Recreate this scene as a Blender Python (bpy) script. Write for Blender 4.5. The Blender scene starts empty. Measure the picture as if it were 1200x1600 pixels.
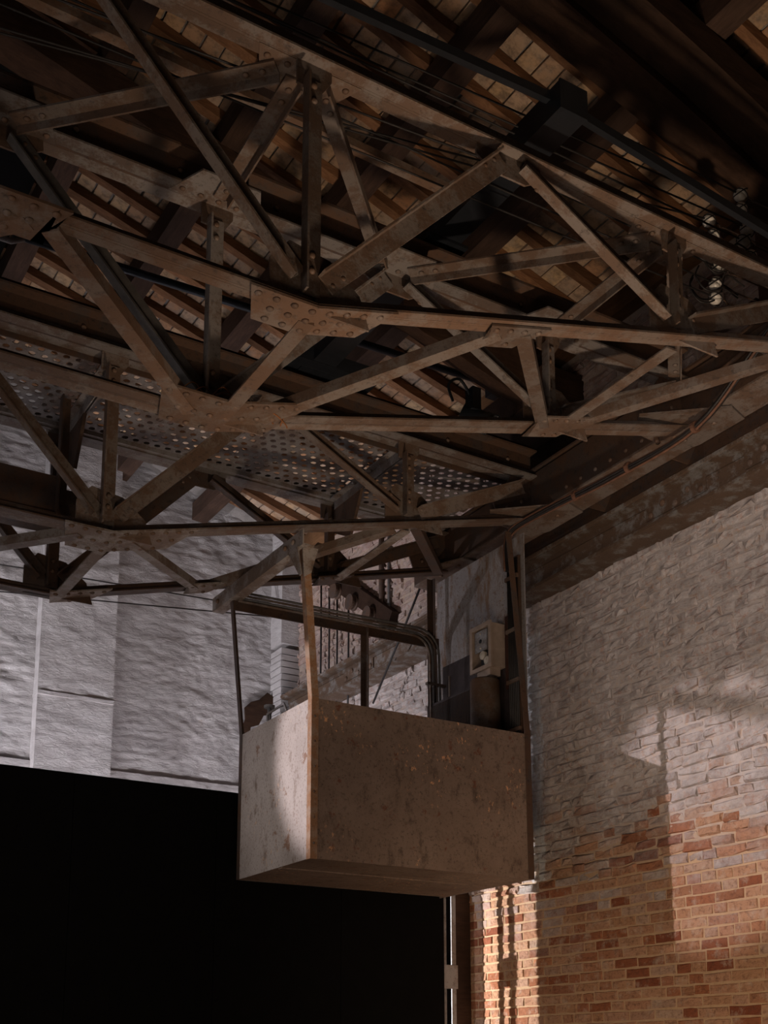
import bpy, math, random
from mathutils import Vector, Matrix, noise
random.seed(7)
C = bpy.context.scene.collection
S = bpy.context.scene
R = math.radians
PI = math.pi

# ------------------------------------------------------------------ camera
# world: X along the crane bridge (to the right-hand wall), Y along the right-hand wall, Z up, lens at the origin
FOC, PITCH, YAW, PPY = 1918.0, R(10.76), R(31.2), 1297.0
cd = bpy.data.cameras.new('camera')
cam = bpy.data.objects.new('camera', cd); C.objects.link(cam)
cd.sensor_fit = 'VERTICAL'; cd.sensor_height = 36.0
cd.lens = FOC / 1600 * 36.0
cd.shift_y = (PPY - 800) / 1600.0
cd.clip_start = 0.05; cd.clip_end = 100
cam.rotation_euler = (R(90) + PITCH, 0, -YAW)
S.camera = cam

# ------------------------------------------------------------------ world, exposure
S.view_settings.view_transform = 'Standard'
S.view_settings.look = 'None'
S.view_settings.exposure = 0.0
S.view_settings.gamma = 1.0
S.view_settings.use_curve_mapping = False
w = bpy.data.worlds.new('world'); S.world = w; w.use_nodes = True
w.node_tree.nodes['Background'].inputs[0].default_value = (0.5, 0.5, 0.6, 1)
w.node_tree.nodes['Background'].inputs[1].default_value = 0.004
S.cycles.max_bounces = 6
S.cycles.diffuse_bounces = 3
S.cycles.use_denoising = True
S.cycles.sample_clamp_indirect = 3.0

# ------------------------------------------------------------------ lamps of the hall and added fill lights
def look(o, target):
    d = Vector(target) - o.location
    o.rotation_euler = d.to_track_quat('-Z', 'Y').to_euler()
def spot(name, loc, target, power, angle, color, radius=0.04, blend=0.3):
    l = bpy.data.lights.new(name, 'SPOT'); l.energy = power; l.spot_size = R(angle); l.spot_blend = blend
    l.color = color; l.shadow_soft_size = radius
    o = bpy.data.objects.new(name, l); C.objects.link(o); o.location = loc; look(o, target); return o
def area(name, loc, target, power, size, color, size_y=None):
    l = bpy.data.lights.new(name, 'AREA'); l.energy = power; l.size = size; l.color = color
    if size_y: l.shape = 'RECTANGLE'; l.size_y = size_y
    o = bpy.data.objects.new(name, l); C.objects.link(o); o.location = loc; look(o, target); return o
# far projector on the left, level with the crane: shines past the cab on to the brick wall
spot('key_projector', (-10.0, 10.2, 3.9), (6.2, 5.95, 1.70), 7200, 7.2, (1.0, 0.89, 0.92), 0.05, 0.45)
# low flood behind the partition: its light slips past the lattice post on to the brick wall
spot('slot_flood', (4.4, 10.6, 0.6), (6.2, 8.1, 0.45), 1150, 52, (1.0, 0.97, 0.95), 0.03, 0.5)
# cool lamp behind the partition, grazing the whitewashed end wall from the left
spot('end_wall_flood', (-2.0, 11.0, 0.9), (3.8, 12.4, 2.3), 1400, 84, (0.95, 0.92, 1.0), 0.10, 0.8)
bw = area('end_wall_wash', (3.0, 9.7, -1.2), (3.6, 12.4, 2.4), 110, 5.0, (0.95, 0.92, 1.0), 0.5)
bw.data.spread = R(110)
# warm hall lamps on the floor in front, then added fills
area('warm_wash', (1.2, 1.6, -1.3), (4.2, 6.0, 2.2), 55, 1.2, (1.0, 0.80, 0.62))
spot('brick_wash', (2.2, 3.4, -1.2), (6.2, 6.4, -0.2), 360, 75, (1.0, 0.74, 0.50), 0.3, 1.0)
spot('roof_wash', (3.4, 2.9, -1.2), (4.0, 6.0, 6.4), 600, 60, (1.0, 0.78, 0.58), 0.15, 0.9)
spot('wall_fill', (0.6, 0.6, 0.4), (6.2, 5.0, 2.9), 950, 32, (1.0, 0.85, 0.76), 0.25, 1.0)  # added fill from the front left, brightens the upper brick wall
spot('cab_side_fill', (-4.0, 6.4, 0.3), (3.64, 7.5, 1.85), 430, 13, (1.0, 0.90, 0.86), 0.25, 0.9)  # added narrow fill, lifts only the cab's side panel
area('left_fill', (-4.2, 4.0, 0.6), (4.0, 6.5, 2.4), 55, 3.0, (1.0, 0.90, 0.87))  # soft fill light added on the left, no fixture

# ------------------------------------------------------------------ projection helper (only used to rank which bricks and tiles show largest)
_cp, _sp = math.cos(PITCH), math.sin(PITCH)
_fw = Vector((math.sin(YAW)*_cp, math.cos(YAW)*_cp, _sp)); _rt = Vector((math.cos(YAW), -math.sin(YAW), 0)); _up = _rt.cross(_fw)
def px(p):
    p = Vector(p); d = p.dot(_fw)
    if d < 0.1: return (-1e4, -1e4, 1.0)
    return (600 + FOC*p.dot(_rt)/d, PPY - FOC*p.dot(_up)/d, d)

# ------------------------------------------------------------------ materials
def nodes_of(name):
    m = bpy.data.materials.new(name); m.use_nodes = True
    nt = m.node_tree; nt.nodes.clear()
    out = nt.nodes.new('ShaderNodeOutputMaterial'); b = nt.nodes.new('ShaderNodeBsdfPrincipled')
    nt.links.new(b.outputs[0], out.inputs[0])
    return m, nt, b
class NB:
    """tiny node builder"""
    def __init__(s, nt): s.nt = nt; s.pos = None
    def n(s, t, **k):
        x = s.nt.nodes.new(t)
        for a, v in k.items(): setattr(x, a, v)
        return x
    def l(s, a, b): s.nt.links.new(a, b)
    def position(s):
        if s.pos is None: s.pos = s.n('ShaderNodeNewGeometry')
        return s.pos.outputs['Position']
    def mapped(s, scale=(1,1,1), rot=(0,0,0)):
        m = s.n('ShaderNodeMapping'); m.inputs['Scale'].default_value = scale; m.inputs['Rotation'].default_value = rot
        s.l(s.position(), m.inputs['Vector']); return m.outputs[0]
    def noise(s, scale, detail=6, rough=0.6, vec=None, dist=0.0):
        t = s.n('ShaderNodeTexNoise'); t.inputs['Scale'].default_value = scale; t.inputs['Detail'].default_value = detail
        t.inputs['Roughness'].default_value = rough; t.inputs['Distortion'].default_value = dist
        s.l(vec if vec is not None else s.position(), t.inputs['Vector']); return t.outputs['Fac']
    def ramp(s, fac, stops, interp='LINEAR'):
        r = s.n('ShaderNodeValToRGB'); r.color_ramp.interpolation = interp
        e = r.color_ramp.elements
        while len(e) < len(stops): e.new(0.5)
        for q, (p, c) in zip(e, stops):
            q.position = p; q.color = c if isinstance(c, (tuple, list)) and len(c) == 4 else ((*c, 1) if isinstance(c, (tuple, list)) else (c, c, c, 1))
        s.l(fac, r.inputs[0]); return r.outputs[0]
    def mix(s, fac, a, b, mode='MIX'):
        m = s.n('ShaderNodeMix', data_type='RGBA', blend_type=mode)
        for v, i in ((fac, 0), (a, 6), (b, 7)):
            if isinstance(v, (int, float)): m.inputs[i].default_value = v
            elif isinstance(v, (tuple, list)): m.inputs[i].default_value = (*v, 1) if len(v) == 3 else v
            else: s.l(v, m.inputs[i])
        return m.outputs[2]
    def math(s, op, a, b=0.0, c=None, clamp=False):
        m = s.n('ShaderNodeMath', operation=op, use_clamp=clamp)
        for i, v in enumerate((a, b, c)):
            if v is None: continue
            if isinstance(v, (int, float)): m.inputs[i].default_value = v
            else: s.l(v, m.inputs[i])
        return m.outputs[0]
    def bump(s, h, strength=0.4, dist=0.01):
        b = s.n('ShaderNodeBump'); b.inputs['Strength'].default_value = strength; b.inputs['Distance'].default_value = dist
        s.l(h, b.inputs['Height']); return b.outputs[0]
    def rand(s):
        a = s.n('ShaderNodeObjectInfo').outputs['Random']
        if s.pos is None: s.position()
        b = s.pos.outputs['Random Per Island']
        return s.math('FRACT', s.math('ADD', s.math('MULTIPLY', a, 7.31), s.math('MULTIPLY', b, 3.77)))

def mat_steel(name, paint, rust, dark, amount=0.5, rough=0.62, scale=5.0, vary=0.35, spec=0.35):
    m, nt, b = nodes_of(name); k = NB(nt)
    big = k.noise(scale, 8, 0.65)
    fine = k.noise(scale*14, 5, 0.7)
    f = k.math('ADD', k.math('MULTIPLY', big, 0.75), k.math('MULTIPLY', fine, 0.25))
    c = k.mix(k.ramp(f, [(0.50-amount*0.12, 0.0), (0.56-amount*0.08, 1.0)]), paint, rust)
    c = k.mix(k.ramp(k.noise(scale*5, 7, 0.75), [(0.30, 1.0), (0.46, 0.0)]), c, dark)
    c = k.mix(k.ramp(k.noise(scale*30, 3, 0.8), [(0.60, 0.0), (0.72, 0.55)]), c, rust)
    o = k.n('ShaderNodeObjectInfo').outputs['Random']
    c = k.mix(1.0, c, k.ramp(o, [(0.0, 1.0-vary), (1.0, 1.0)]), 'MULTIPLY')
    k.l(c, b.inputs['Base Color']); b.inputs['Roughness'].default_value = rough
    b.inputs['Specular IOR Level'].default_value = spec
    k.l(k.bump(k.math('ADD', fine, big), 0.5, 0.004), b.inputs['Normal'])
    return m
def mat_plain(name, col, rough=0.6, metal=0.0, spec=0.3, noise_amt=0.35, scale=20, emit=None):
    m, nt, b = nodes_of(name); k = NB(nt)
    f = k.noise(scale, 5, 0.6)
    c = k.mix(k.ramp(f, [(0.35, 0.0), (0.7, 1.0)]), tuple(v*(1-noise_amt) for v in col), col)
    k.l(c, b.inputs['Base Color']); b.inputs['Roughness'].default_value = rough; b.inputs['Metallic'].default_value = metal
    b.inputs['Specular IOR Level'].default_value = spec
    k.l(k.bump(f, 0.15, 0.002), b.inputs['Normal'])
    return m
def mat_wood(name, a, c2, stretch=(2.0, 14, 14), rough=0.8):
    m, nt, b = nodes_of(name); k = NB(nt)
    g = k.noise(2.2, 8, 0.7, k.mapped(stretch), 0.6)
    c = k.mix(k.ramp(g, [(0.3, 0.0), (0.68, 1.0)]), a, c2)
    c = k.mix(k.ramp(k.noise(1.7, 4, 0.5), [(0.42, 0.0), (0.65, 0.6)]), c, tuple(v*0.35 for v in a))
    c = k.mix(1.0, c, k.ramp(k.rand(), [(0.0, 0.55), (1.0, 1.15)]), 'MULTIPLY')
    k.l(c, b.inputs['Base Color']); b.inputs['Roughness'].default_value = rough; b.inputs['Specular IOR Level'].default_value = 0.15
    k.l(k.bump(g, 0.5, 0.006), b.inputs['Normal'])
    return m
def mat_tile():
    m, nt, b = nodes_of('terracotta_tile'); k = NB(nt)
    r = k.rand()
    c = k.ramp(r, [(0.0, (0.42,0.21,0.105)), (0.25, (0.38,0.25,0.16)), (0.5, (0.48,0.33,0.225)), (0.75, (0.43,0.27,0.16)), (1.0, (0.55,0.37,0.21))])
    n = k.noise(14, 8, 0.7)
    c = k.mix(k.ramp(n, [(0.35, 0.75), (0.55, 0.0)]), c, (0.115,0.085,0.065))
    c = k.mix(k.ramp(k.noise(5, 6, 0.65), [(0.5, 0.0), (0.68, 0.6)]), c, (0.34,0.28,0.225))
    k.l(c, b.inputs['Base Color']); b.inputs['Roughness'].default_value = 0.9; b.inputs['Specular IOR Level'].default_value = 0.1
    k.l(k.bump(k.noise(60, 6, 0.7), 0.4, 0.004), b.inputs['Normal'])
    return m
def limewash(k, c, lo, hi, lime, rnd=None, rnd_amt=0.0):
    """whitewash that begins above a ragged line on the wall"""
    sx = k.n('ShaderNodeSeparateXYZ'); k.l(k.position(), sx.inputs[0])
    z = sx.outputs[2]
    f = k.math('ADD', z, k.math('MULTIPLY', k.math('SUBTRACT', k.noise(1.6, 5, 0.6), 0.5), 1.0))
    if rnd is not None: f = k.math('ADD', f, k.math('MULTIPLY', k.math('SUBTRACT', rnd, 0.5), rnd_amt))
    mr = k.n('ShaderNodeMapRange', interpolation_type='SMOOTHSTEP'); mr.inputs[1].default_value = lo; mr.inputs[2].default_value = hi
    k.l(f, mr.inputs[0])
    up = k.n('ShaderNodeMapRange', interpolation_type='SMOOTHSTEP'); up.inputs[1].default_value = 3.9; up.inputs[2].default_value = 4.6
    up.inputs[3].default_value = 1.0; up.inputs[4].default_value = 0.62
    k.l(z, up.inputs[0])
    a = k.math('MULTIPLY', mr.outputs[0], up.outputs[0])
    worn = k.ramp(k.noise(22, 7, 0.75), [(0.33, 0.35), (0.5, 1.0)])
    c = k.mix(k.math('MULTIPLY', a, worn), c, lime)
    # pale ragged upright band by the corner of the cab bay
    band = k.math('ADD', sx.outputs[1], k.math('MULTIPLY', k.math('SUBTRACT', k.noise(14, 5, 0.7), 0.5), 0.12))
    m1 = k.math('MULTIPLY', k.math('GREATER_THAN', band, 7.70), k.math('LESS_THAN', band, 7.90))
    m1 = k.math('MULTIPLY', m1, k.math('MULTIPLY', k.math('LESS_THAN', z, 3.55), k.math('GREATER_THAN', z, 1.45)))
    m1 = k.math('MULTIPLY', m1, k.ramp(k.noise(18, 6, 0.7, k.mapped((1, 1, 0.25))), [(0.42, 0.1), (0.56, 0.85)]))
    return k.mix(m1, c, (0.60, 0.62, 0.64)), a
def mat_brick():
    m, nt, b = nodes_of('old_brick'); k = NB(nt)
    r = k.rand()
    c = k.ramp(r, [(0.0, (0.40,0.155,0.075)), (0.14, (0.24,0.072,0.038)), (0.24, (0.47,0.25,0.14)), (0.45, (0.52,0.295,0.185)), (0.62, (0.45,0.225,0.13)), (0.76, (0.36,0.13,0.065)), (0.88, (0.50,0.33,0.235)), (1.0, (0.47,0.20,0.10))])
    n = k.noise(30, 8, 0.72)
    c = k.mix(k.ramp(n, [(0.34, 0.7), (0.5, 0.0)]), c, (0.16,0.07,0.045))
    c = k.mix(k.ramp(k.noise(9, 8, 0.7), [(0.52, 0.0), (0.68, 0.65)]), c, (0.56,0.43,0.33))
    lime = k.mix(k.ramp(k.noise(8, 7, 0.7), [(0.3, 0.0), (0.6, 1.0)]), (0.30,0.25,0.23), (0.56,0.50,0.475))
    r2 = k.math('FRACT', k.math('MULTIPLY', r, 11.7))
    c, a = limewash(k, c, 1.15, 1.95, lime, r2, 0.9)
    k.l(c, b.inputs['Base Color']); b.inputs['Roughness'].default_value = 0.92; b.inputs['Specular IOR Level'].default_value = 0.1
    h = k.math('ADD', k.noise(38, 8, 0.75), k.math('MULTIPLY', k.noise(11, 8, 0.72, k.mapped((1, 1, 2.2)), 0.5), 2.0))
    k.l(k.bump(h, 0.85, 0.014), b.inputs['Normal'])
    return m
def mat_mortar():
    m, nt, b = nodes_of('lime_mortar'); k = NB(nt)
    c = k.mix(k.noise(16, 7, 0.7), (0.40,0.24,0.13), (0.60,0.42,0.27))
    lime = k.mix(k.noise(7, 6, 0.7), (0.34,0.28,0.25), (0.55,0.49,0.46))
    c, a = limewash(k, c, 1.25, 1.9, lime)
    k.l(c, b.inputs['Base Color']); b.inputs['Roughness'].default_value = 0.95; b.inputs['Specular IOR Level'].default_value = 0.1
    k.l(k.bump(k.noise(26, 8, 0.75), 0.8, 0.015), b.inputs['Normal'])
    return m
def mat_plaster(name, a, c2, stain=(0.30,0.19,0.11)):
    m, nt, b = nodes_of(name); k = NB(nt)
    v = k.mapped((1, 1, 2.6))
    n = k.noise(3.0, 9, 0.62, v, 0.4)
    c = k.mix(k.ramp(n, [(0.3, 0.0), (0.7, 1.0)]), a, c2)
    c = k.mix(k.ramp(k.noise(1.1, 5, 0.6), [(0.58, 0.0), (0.75, 0.5)]), c, tuple(x*0.45 for x in a))
    c = k.mix(k.ramp(k.noise(2.3, 6, 0.7), [(0.66, 0.0), (0.74, 0.45)]), c, stain)
    k.l(c, b.inputs['Base Color']); b.inputs['Roughness'].default_value = 0.95; b.inputs['Specular IOR Level'].default_value = 0.1
    h = k.math('ADD', k.noise(13, 10, 0.72, v, 0.8), k.math('MULTIPLY', n, 0.8))
    k.l(k.bump(h, 0.9, 0.022), b.inputs['Normal'])
    return m
def mat_cab(name, base, mid, dark, scratch, rust, streak=False):
    m, nt, b = nodes_of(name); k = NB(nt)
    n = k.noise(3.2, 8, 0.65); fine = k.noise(55, 5, 0.75)
    c = k.mix(k.ramp(n, [(0.32, 0.0), (0.68, 1.0)]), base, mid)
    c = k.mix(k.ramp(fine, [(0.34, 0.85), (0.46, 0.0)]), c, dark)
    c = k.mix(k.ramp(k.noise(11, 8, 0.72, k.mapped((1, 1, 0.5))), [(0.54, 0.0), (0.66, 0.8)]), c, dark)
    c = k.mix(k.ramp(k.noise(7.5, 8, 0.72), [(0.60, 0.0), (0.64, 0.8)]), c, rust)
    if streak: c = k.mix(k.ramp(k.noise(8, 8, 0.7, k.mapped((1, 1, 0.22))), [(0.50, 0.0), (0.60, 0.85)]), c, rust)
    sm = k.ramp(k.noise(2.2, 4, 0.6), [(0.50, 0.0), (0.62, 1.0)])
    sc = k.ramp(k.noise(34, 5, 0.65, k.mapped((1, 1, 0.6), (0, 0.5, 0))), [(0.60, 0.0), (0.64, 1.0)])
    g = k.math('MULTIPLY', sm, sc)
    c = k.mix(g, c, scratch)  # copper-coloured scratch marks in the sheet
    k.l(c, b.inputs['Base Color']); k.l(k.math('MULTIPLY', g, 0.5), b.inputs['Metallic'])
    b.inputs['Roughness'].default_value = 0.6; b.inputs['Specular IOR Level'].default_value = 0.35
    k.l(k.bump(k.math('ADD', fine, n), 0.45, 0.004), b.inputs['Normal'])
    return m

M = {}
M['steel'] = mat_steel('weathered_steel', (0.205,0.162,0.136), (0.15,0.092,0.062), (0.062,0.046,0.038), 0.4)
M['steel_grey'] = mat_steel('grey_painted_steel', (0.22,0.190,0.172), (0.145,0.098,0.073), (0.075,0.060,0.053), 0.25)
M['steel_rust'] = mat_steel('rusty_steel', (0.195,0.145,0.116), (0.165,0.095,0.06), (0.065,0.045,0.034), 0.5)
M['steel_dark'] = mat_steel('dark_brown_steel', (0.080,0.055,0.044), (0.10,0.054,0.033), (0.03,0.021,0.017), 0.5)
M['steel_pale'] = mat_steel('pale_flaking_steel', (0.34,0.295,0.265), (0.20,0.135,0.095), (0.10,0.08,0.066), 0.3)
M['runway'] = mat_steel('flaking_runway_steel', (0.24,0.215,0.195), (0.135,0.082,0.052), (0.06,0.044,0.034), 0.7, scale=9)
M['plate'] = mat_steel('perforated_grey_plate', (0.23,0.21,0.205), (0.16,0.12,0.10), (0.085,0.07,0.063), 0.25)
M['rail_red'] = mat_steel('red_lead_rail', (0.075,0.030,0.022), (0.06,0.022,0.014), (0.02,0.012,0.01), 0.5)
M['black'] = mat_plain('black_painted_steel', (0.013,0.015,0.019), 0.4, 0, 0.5)
M['blueblack'] = mat_plain('blue_black_rod', (0.03,0.035,0.045), 0.4, 0.3, 0.5)
M['cloth'] = mat_plain('black_stretched_cloth', (0.0075,0.007,0.007), 0.95, 0, 0.05, 0.2, 8)
M['rubber'] = mat_plain('cable_rubber', (0.028,0.023,0.021), 0.55, 0, 0.35)
M['copper'] = mat_plain('brown_cable', (0.16,0.075,0.045), 0.6, 0, 0.3)
M['conduit'] = mat_plain('grey_conduit', (0.16,0.145,0.135), 0.45, 0.3, 0.4)
M['porcelain'] = mat_plain('white_porcelain', (0.66,0.60,0.52), 0.3, 0, 0.5, 0.25, 40)
M['beige'] = mat_plain('beige_plastic', (0.40,0.305,0.245), 0.5, 0, 0.35, 0.25, 14)
M['darkpanel'] = mat_plain('dark_board', (0.045,0.033,0.033), 0.5, 0, 0.3)
M['rust_wire'] = mat_plain('orange_rusty_wire', (0.30,0.11,0.035), 0.8)
M['dial'] = mat_plain('cream_dial', (0.60,0.53,0.44), 0.4, 0, 0.4)
M['zinc'] = mat_steel('zinc_grey_steel', (0.34,0.34,0.36), (0.24,0.21,0.20), (0.13,0.12,0.12), 0.2)
M['wood'] = mat_wood('old_rafter_wood', (0.16,0.074,0.036), (0.34,0.17,0.085), (2.0, 16, 16))
M['purlin'] = mat_wood('dark_purlin_wood', (0.055,0.032,0.023), (0.115,0.066,0.045), (16, 2.0, 16))
M['timber'] = mat_wood('heavy_truss_timber', (0.038,0.020,0.013), (0.085,0.045,0.027), (2.0, 12, 12))
M['plate_wood'] = mat_wood('wall_plate_wood', (0.20,0.095,0.04), (0.36,0.19,0.09), (10, 2, 10))
M['tile'] = mat_tile()
M['brick'] = mat_brick()
M['mortar'] = mat_mortar()
M['plaster'] = mat_plaster('whitewashed_plaster', (0.43,0.395,0.385), (0.60,0.57,0.56))
M['plaster_dark'] = mat_plaster('grey_plaster', (0.20,0.18,0.165), (0.30,0.27,0.25))
M['concrete'] = mat_plaster('grey_floor', (0.16,0.14,0.125), (0.24,0.21,0.19))
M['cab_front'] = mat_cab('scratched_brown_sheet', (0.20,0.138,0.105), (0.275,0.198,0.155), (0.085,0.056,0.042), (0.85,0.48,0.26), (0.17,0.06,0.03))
M['cab_side'] = mat_cab('lit_side_sheet', (0.42,0.365,0.335), (0.54,0.48,0.45), (0.19,0.13,0.095), (0.70,0.52,0.38), (0.24,0.12,0.065))  # paler than the front sheet: its lit look is put into the colour
M['cab_wall'] = mat_cab('streaked_grey_sheet', (0.22,0.20,0.195), (0.31,0.285,0.28), (0.12,0.06,0.03), (0.35,0.28,0.22), (0.17,0.085,0.035), True)
M['corner_iron'] = mat_steel('copper_brown_corner_iron', (0.40,0.275,0.195), (0.36,0.19,0.10), (0.13,0.08,0.055), 0.5, scale=12)

# ------------------------------------------------------------------ mesh building
WL = {}                                              # world location of every parent
class MB:
    def __init__(s): s.v = []; s.f = []
    def add(s, vs, fs):
        o = len(s.v); s.v += [Vector(p) for p in vs]; s.f += [tuple(i+o for i in q) for q in fs]; return s
    def hexa(s, c):                                  # 8 corners: bottom ring, top ring
        return s.add(c, [(3,2,1,0),(4,5,6,7),(0,1,5,4),(1,2,6,5),(2,3,7,6),(3,0,4,7)])
    def box(s, a, b):
        (x0,y0,z0),(x1,y1,z1) = a, b
        return s.hexa([(x0,y0,z0),(x1,y0,z0),(x1,y1,z0),(x0,y1,z0),(x0,y0,z1),(x1,y0,z1),(x1,y1,z1),(x0,y1,z1)])
    def bar(s, p0, p1, U, u0, u1, V, v0, v1):        # straight bar from p0 to p1, section given along U and V
        p0, p1 = Vector(p0), Vector(p1); d = (p1-p0).normalized()
        U = Vector(U); U = (U - d*U.dot(d)).normalized(); V = Vector(V); V = V - d*V.dot(d); V = (V - U*V.dot(U)).normalized()
        q = [U*a + V*b for a, b in ((u0,v0),(u1,v0),(u1,v1),(u0,v1))]
        c = [p0+x for x in q] + [p1+x for x in q]
        return s.hexa(c)
    def angle(s, p0, p1, U, V, w=0.075, t=0.010, w2=None):   # L section: legs along U and V
        s.bar(p0, p1, U, 0, w, V, 0, t)
        s.bar(p0, p1, U, 0, t, V, t, w2 or w); return s
    def tube(s, pts, r, n=8, cap=True):
        pts = [Vector(p) for p in pts]; o = len(s.v); N = len(pts)
        prev = None
        for i, p in enumerate(pts):
            d = (pts[min(i+1, N-1)] - pts[max(i-1, 0)]).normalized()
            a = prev if prev is not None else (Vector((0,0,1)) if abs(d.z) < 0.9 else Vector((1,0,0)))
            a = (a - d*a.dot(d)).normalized(); prev = a; b = d.cross(a)
            for k in range(n):
                t = 2*PI*k/n; s.v.append(p + (a*math.cos(t) + b*math.sin(t))*r)
        for i in range(N-1):
            for k in range(n):
                s.f.append((o+i*n+k, o+i*n+(k+1)%n, o+(i+1)*n+(k+1)%n, o+(i+1)*n+k))
        if cap:
            s.f.append(tuple(o+k for k in reversed(range(n)))); s.f.append(tuple(o+(N-1)*n+k for k in range(n)))
        return s
    def prism(s, poly, nrm, t):                      # planar polygon of 3D points, thickened along nrm
        nrm = Vector(nrm).normalized(); poly = [Vector(p) for p in poly]; n = len(poly); o = len(s.v)
        s.v += poly + [p + nrm*t for p in poly]
        s.f.append(tuple(o+i for i in reversed(range(n)))); s.f.append(tuple(o+n+i for i in range(n)))
        for i in range(n): s.f.append((o+i, o+(i+1)%n, o+n+(i+1)%n, o+n+i))
        return s
    def lathe(s, c, axis, prof, n=16):               # prof: (distance along the axis, radius)
        c = Vector(c); d = Vector(axis).normalized(); a = Vector((0,0,1)) if abs(d.z) < 0.9 else Vector((1,0,0))
        a = (a - d*a.dot(d)).normalized(); b = d.cross(a); o = len(s.v)
        for h, r in prof:
            for k in range(n):
                t = 2*PI*k/n; s.v.append(c + d*h + (a*math.cos(t)+b*math.sin(t))*max(r, 1e-4))
        for i in range(len(prof)-1):
            for k in range(n): s.f.append((o+i*n+k, o+i*n+(k+1)%n, o+(i+1)*n+(k+1)%n, o+(i+1)*n+k))
        s.f.append(tuple(o+k for k in reversed(range(n)))); s.f.append(tuple(o+(len(prof)-1)*n+k for k in range(n)))
        return s
    def mesh(s, name, mat, c):
        me = bpy.data.meshes.new(name); me.from_pydata([v-c for v in s.v], [], s.f)
        me.materials.append(mat); me.validate(); me.update(); return me
    def build(s, name, mat, parent=None, smooth=False, kind=None):
        lo = Vector(map(min, *s.v)); hi = Vector(map(max, *s.v)); c = (lo+hi)/2
        me = s.mesh(name, mat, c)
        if smooth:
            for p in me.polygons: p.use_smooth = True
        return place(name, me, c, parent, kind)
def place(name, me, loc, parent=None, kind=None, rot=None):
    o = bpy.data.objects.new(name, me); C.objects.link(o); WL[o.name] = Vector(loc)
    if parent is not None:
        o.parent = parent; o.location = Vector(loc) - WL[parent.name]
    else: o.location = loc
    if rot is not None: o.rotation_mode = 'QUATERNION'; o.rotation_quaternion = rot
    if kind: o['kind'] = kind
    return o
def tag(o, label, cat, group=None):
    o['label'] = label; o['category'] = cat
    if group: o['group'] = group
    return o
def thing(name, label, cat, loc, group=None):
    o = bpy.data.objects.new(name, None); C.objects.link(o); o.location = loc; o.empty_display_size = 0.1; WL[o.name] = Vector(loc)
    return tag(o, label, cat, group)
def structure(o): o['kind'] = 'structure'; return o

XW = 6.2                                              # face of the right-hand wall
FLOOR = -1.6
def roof_z(x): return 5.97 + 0.29*(6.2 - x)           # underside of the rafters

# ------------------------------------------------------------------ shell
structure(MB().box((-12, -4, FLOOR-0.2), (6.6, 12.9, FLOOR)).build('floor', M['concrete']))
structure(MB().box((-12.3, -4, FLOOR), (-12, 12.9, 6.0)).build('wall_left', M['plaster_dark']))
structure(MB().box((-12.3, -4.3, FLOOR), (6.6, -4, 8.0)).build('wall_front', M['plaster_dark']))

# right-hand wall: a mortar core with brick after brick set in it
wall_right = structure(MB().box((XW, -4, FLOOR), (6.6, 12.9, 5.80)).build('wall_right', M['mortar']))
def brick_mesh(L, H, rng, rough):
    d0, d1 = (0.002, 0.006) if rough == 1 else (0.003, 0.014)
    j = lambda a: rng.uniform(-a, a)
    m = MB(); hl, hh = L/2, H/2
    back = [(0.02,-hl,-hh),(0.02,hl,-hh),(0.02,hl,hh),(0.02,-hl,hh)]
    jt = 0.003 if rough == 1 else 0.009; ins = rng.uniform(0.004, 0.007) if rough == 1 else rng.uniform(0.006, 0.016)
    mid = [(-d0+j(jt), y*hl+j(jt), z*hh+j(jt)) for y, z in ((-1,-1),(0,-1),(1,-1),(1,1),(0,1),(-1,1))]
    fr = [(-d1+j(jt*1.4), (y*(hl-ins))+j(jt), z*(hh-ins)+j(jt)) for y, z in ((-1,-1),(0,-1),(1,-1),(1,1),(0,1),(-1,1))]
    m.add(back + mid + fr, [(0,1,6,5,4),(1,2,7,6),(2,3,9,8,7),(3,0,4,9)] + [(4+i, 4+(i+1)%6, 10+(i+1)%6, 10+i) for i in range(6)] + [(10,11,14,15),(11,12,13,14)])
    m.f = [tuple(reversed(f)) for f in m.f]
    return m
rng = random.Random(3)
LS = [0.265, 0.25, 0.235, 0.13, 0.115, 0.20]
variants = {}
for L in LS:
    for rough in (1, 2):
        variants[(L, rough)] = [brick_mesh(L, 0.062, rng, rough) for _ in range(5)]
vmesh = {}
spots = []
COURSE = 0.0765
zc = -0.35
row = 0
while zc < 5.75:
    y = 4.0 + rng.uniform(0, 0.26)
    while y < 12.4:
        L = rng.choice([0.265,0.265,0.25,0.25,0.235,0.235,0.13,0.115,0.13,0.20])
        rough = 1 if zc < 1.35 else 2
        lift = rng.uniform(-0.0015, 0.002) if rough == 1 else rng.uniform(-0.008, 0.012)
        spots.append((L, rough, rng.randrange(5), Vector((XW-lift, y+L/2, zc + rng.uniform(-0.003, 0.003)*rough)), rng.uniform(-1,1)*0.018*rough, rng.uniform(-1,1)*(0.006 if rough == 1 else 0.045)))
        y += L + rng.uniform(0.010, 0.017)
    zc += COURSE; row += 1
def brick_area(s):
    a = px(s[3] + Vector((0,-s[0]/2,-0.03))); b = px(s[3] + Vector((0,s[0]/2,0.03)))
    cx, cy, d = px(s[3])
    if not (-5 < cx < 1210 and -5 < cy < 1605): return 0
    if cy < 790: return 0
    if cx < 738 or (cx < 842 and cy < 1375): return 0
    return abs(a[0]-b[0])*abs(FOC*0.062/d)
ranked = sorted(range(len(spots)), key=lambda i: -brick_area(spots[i]))
solo = set(ranked[:300])
rest = MB()
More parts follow.
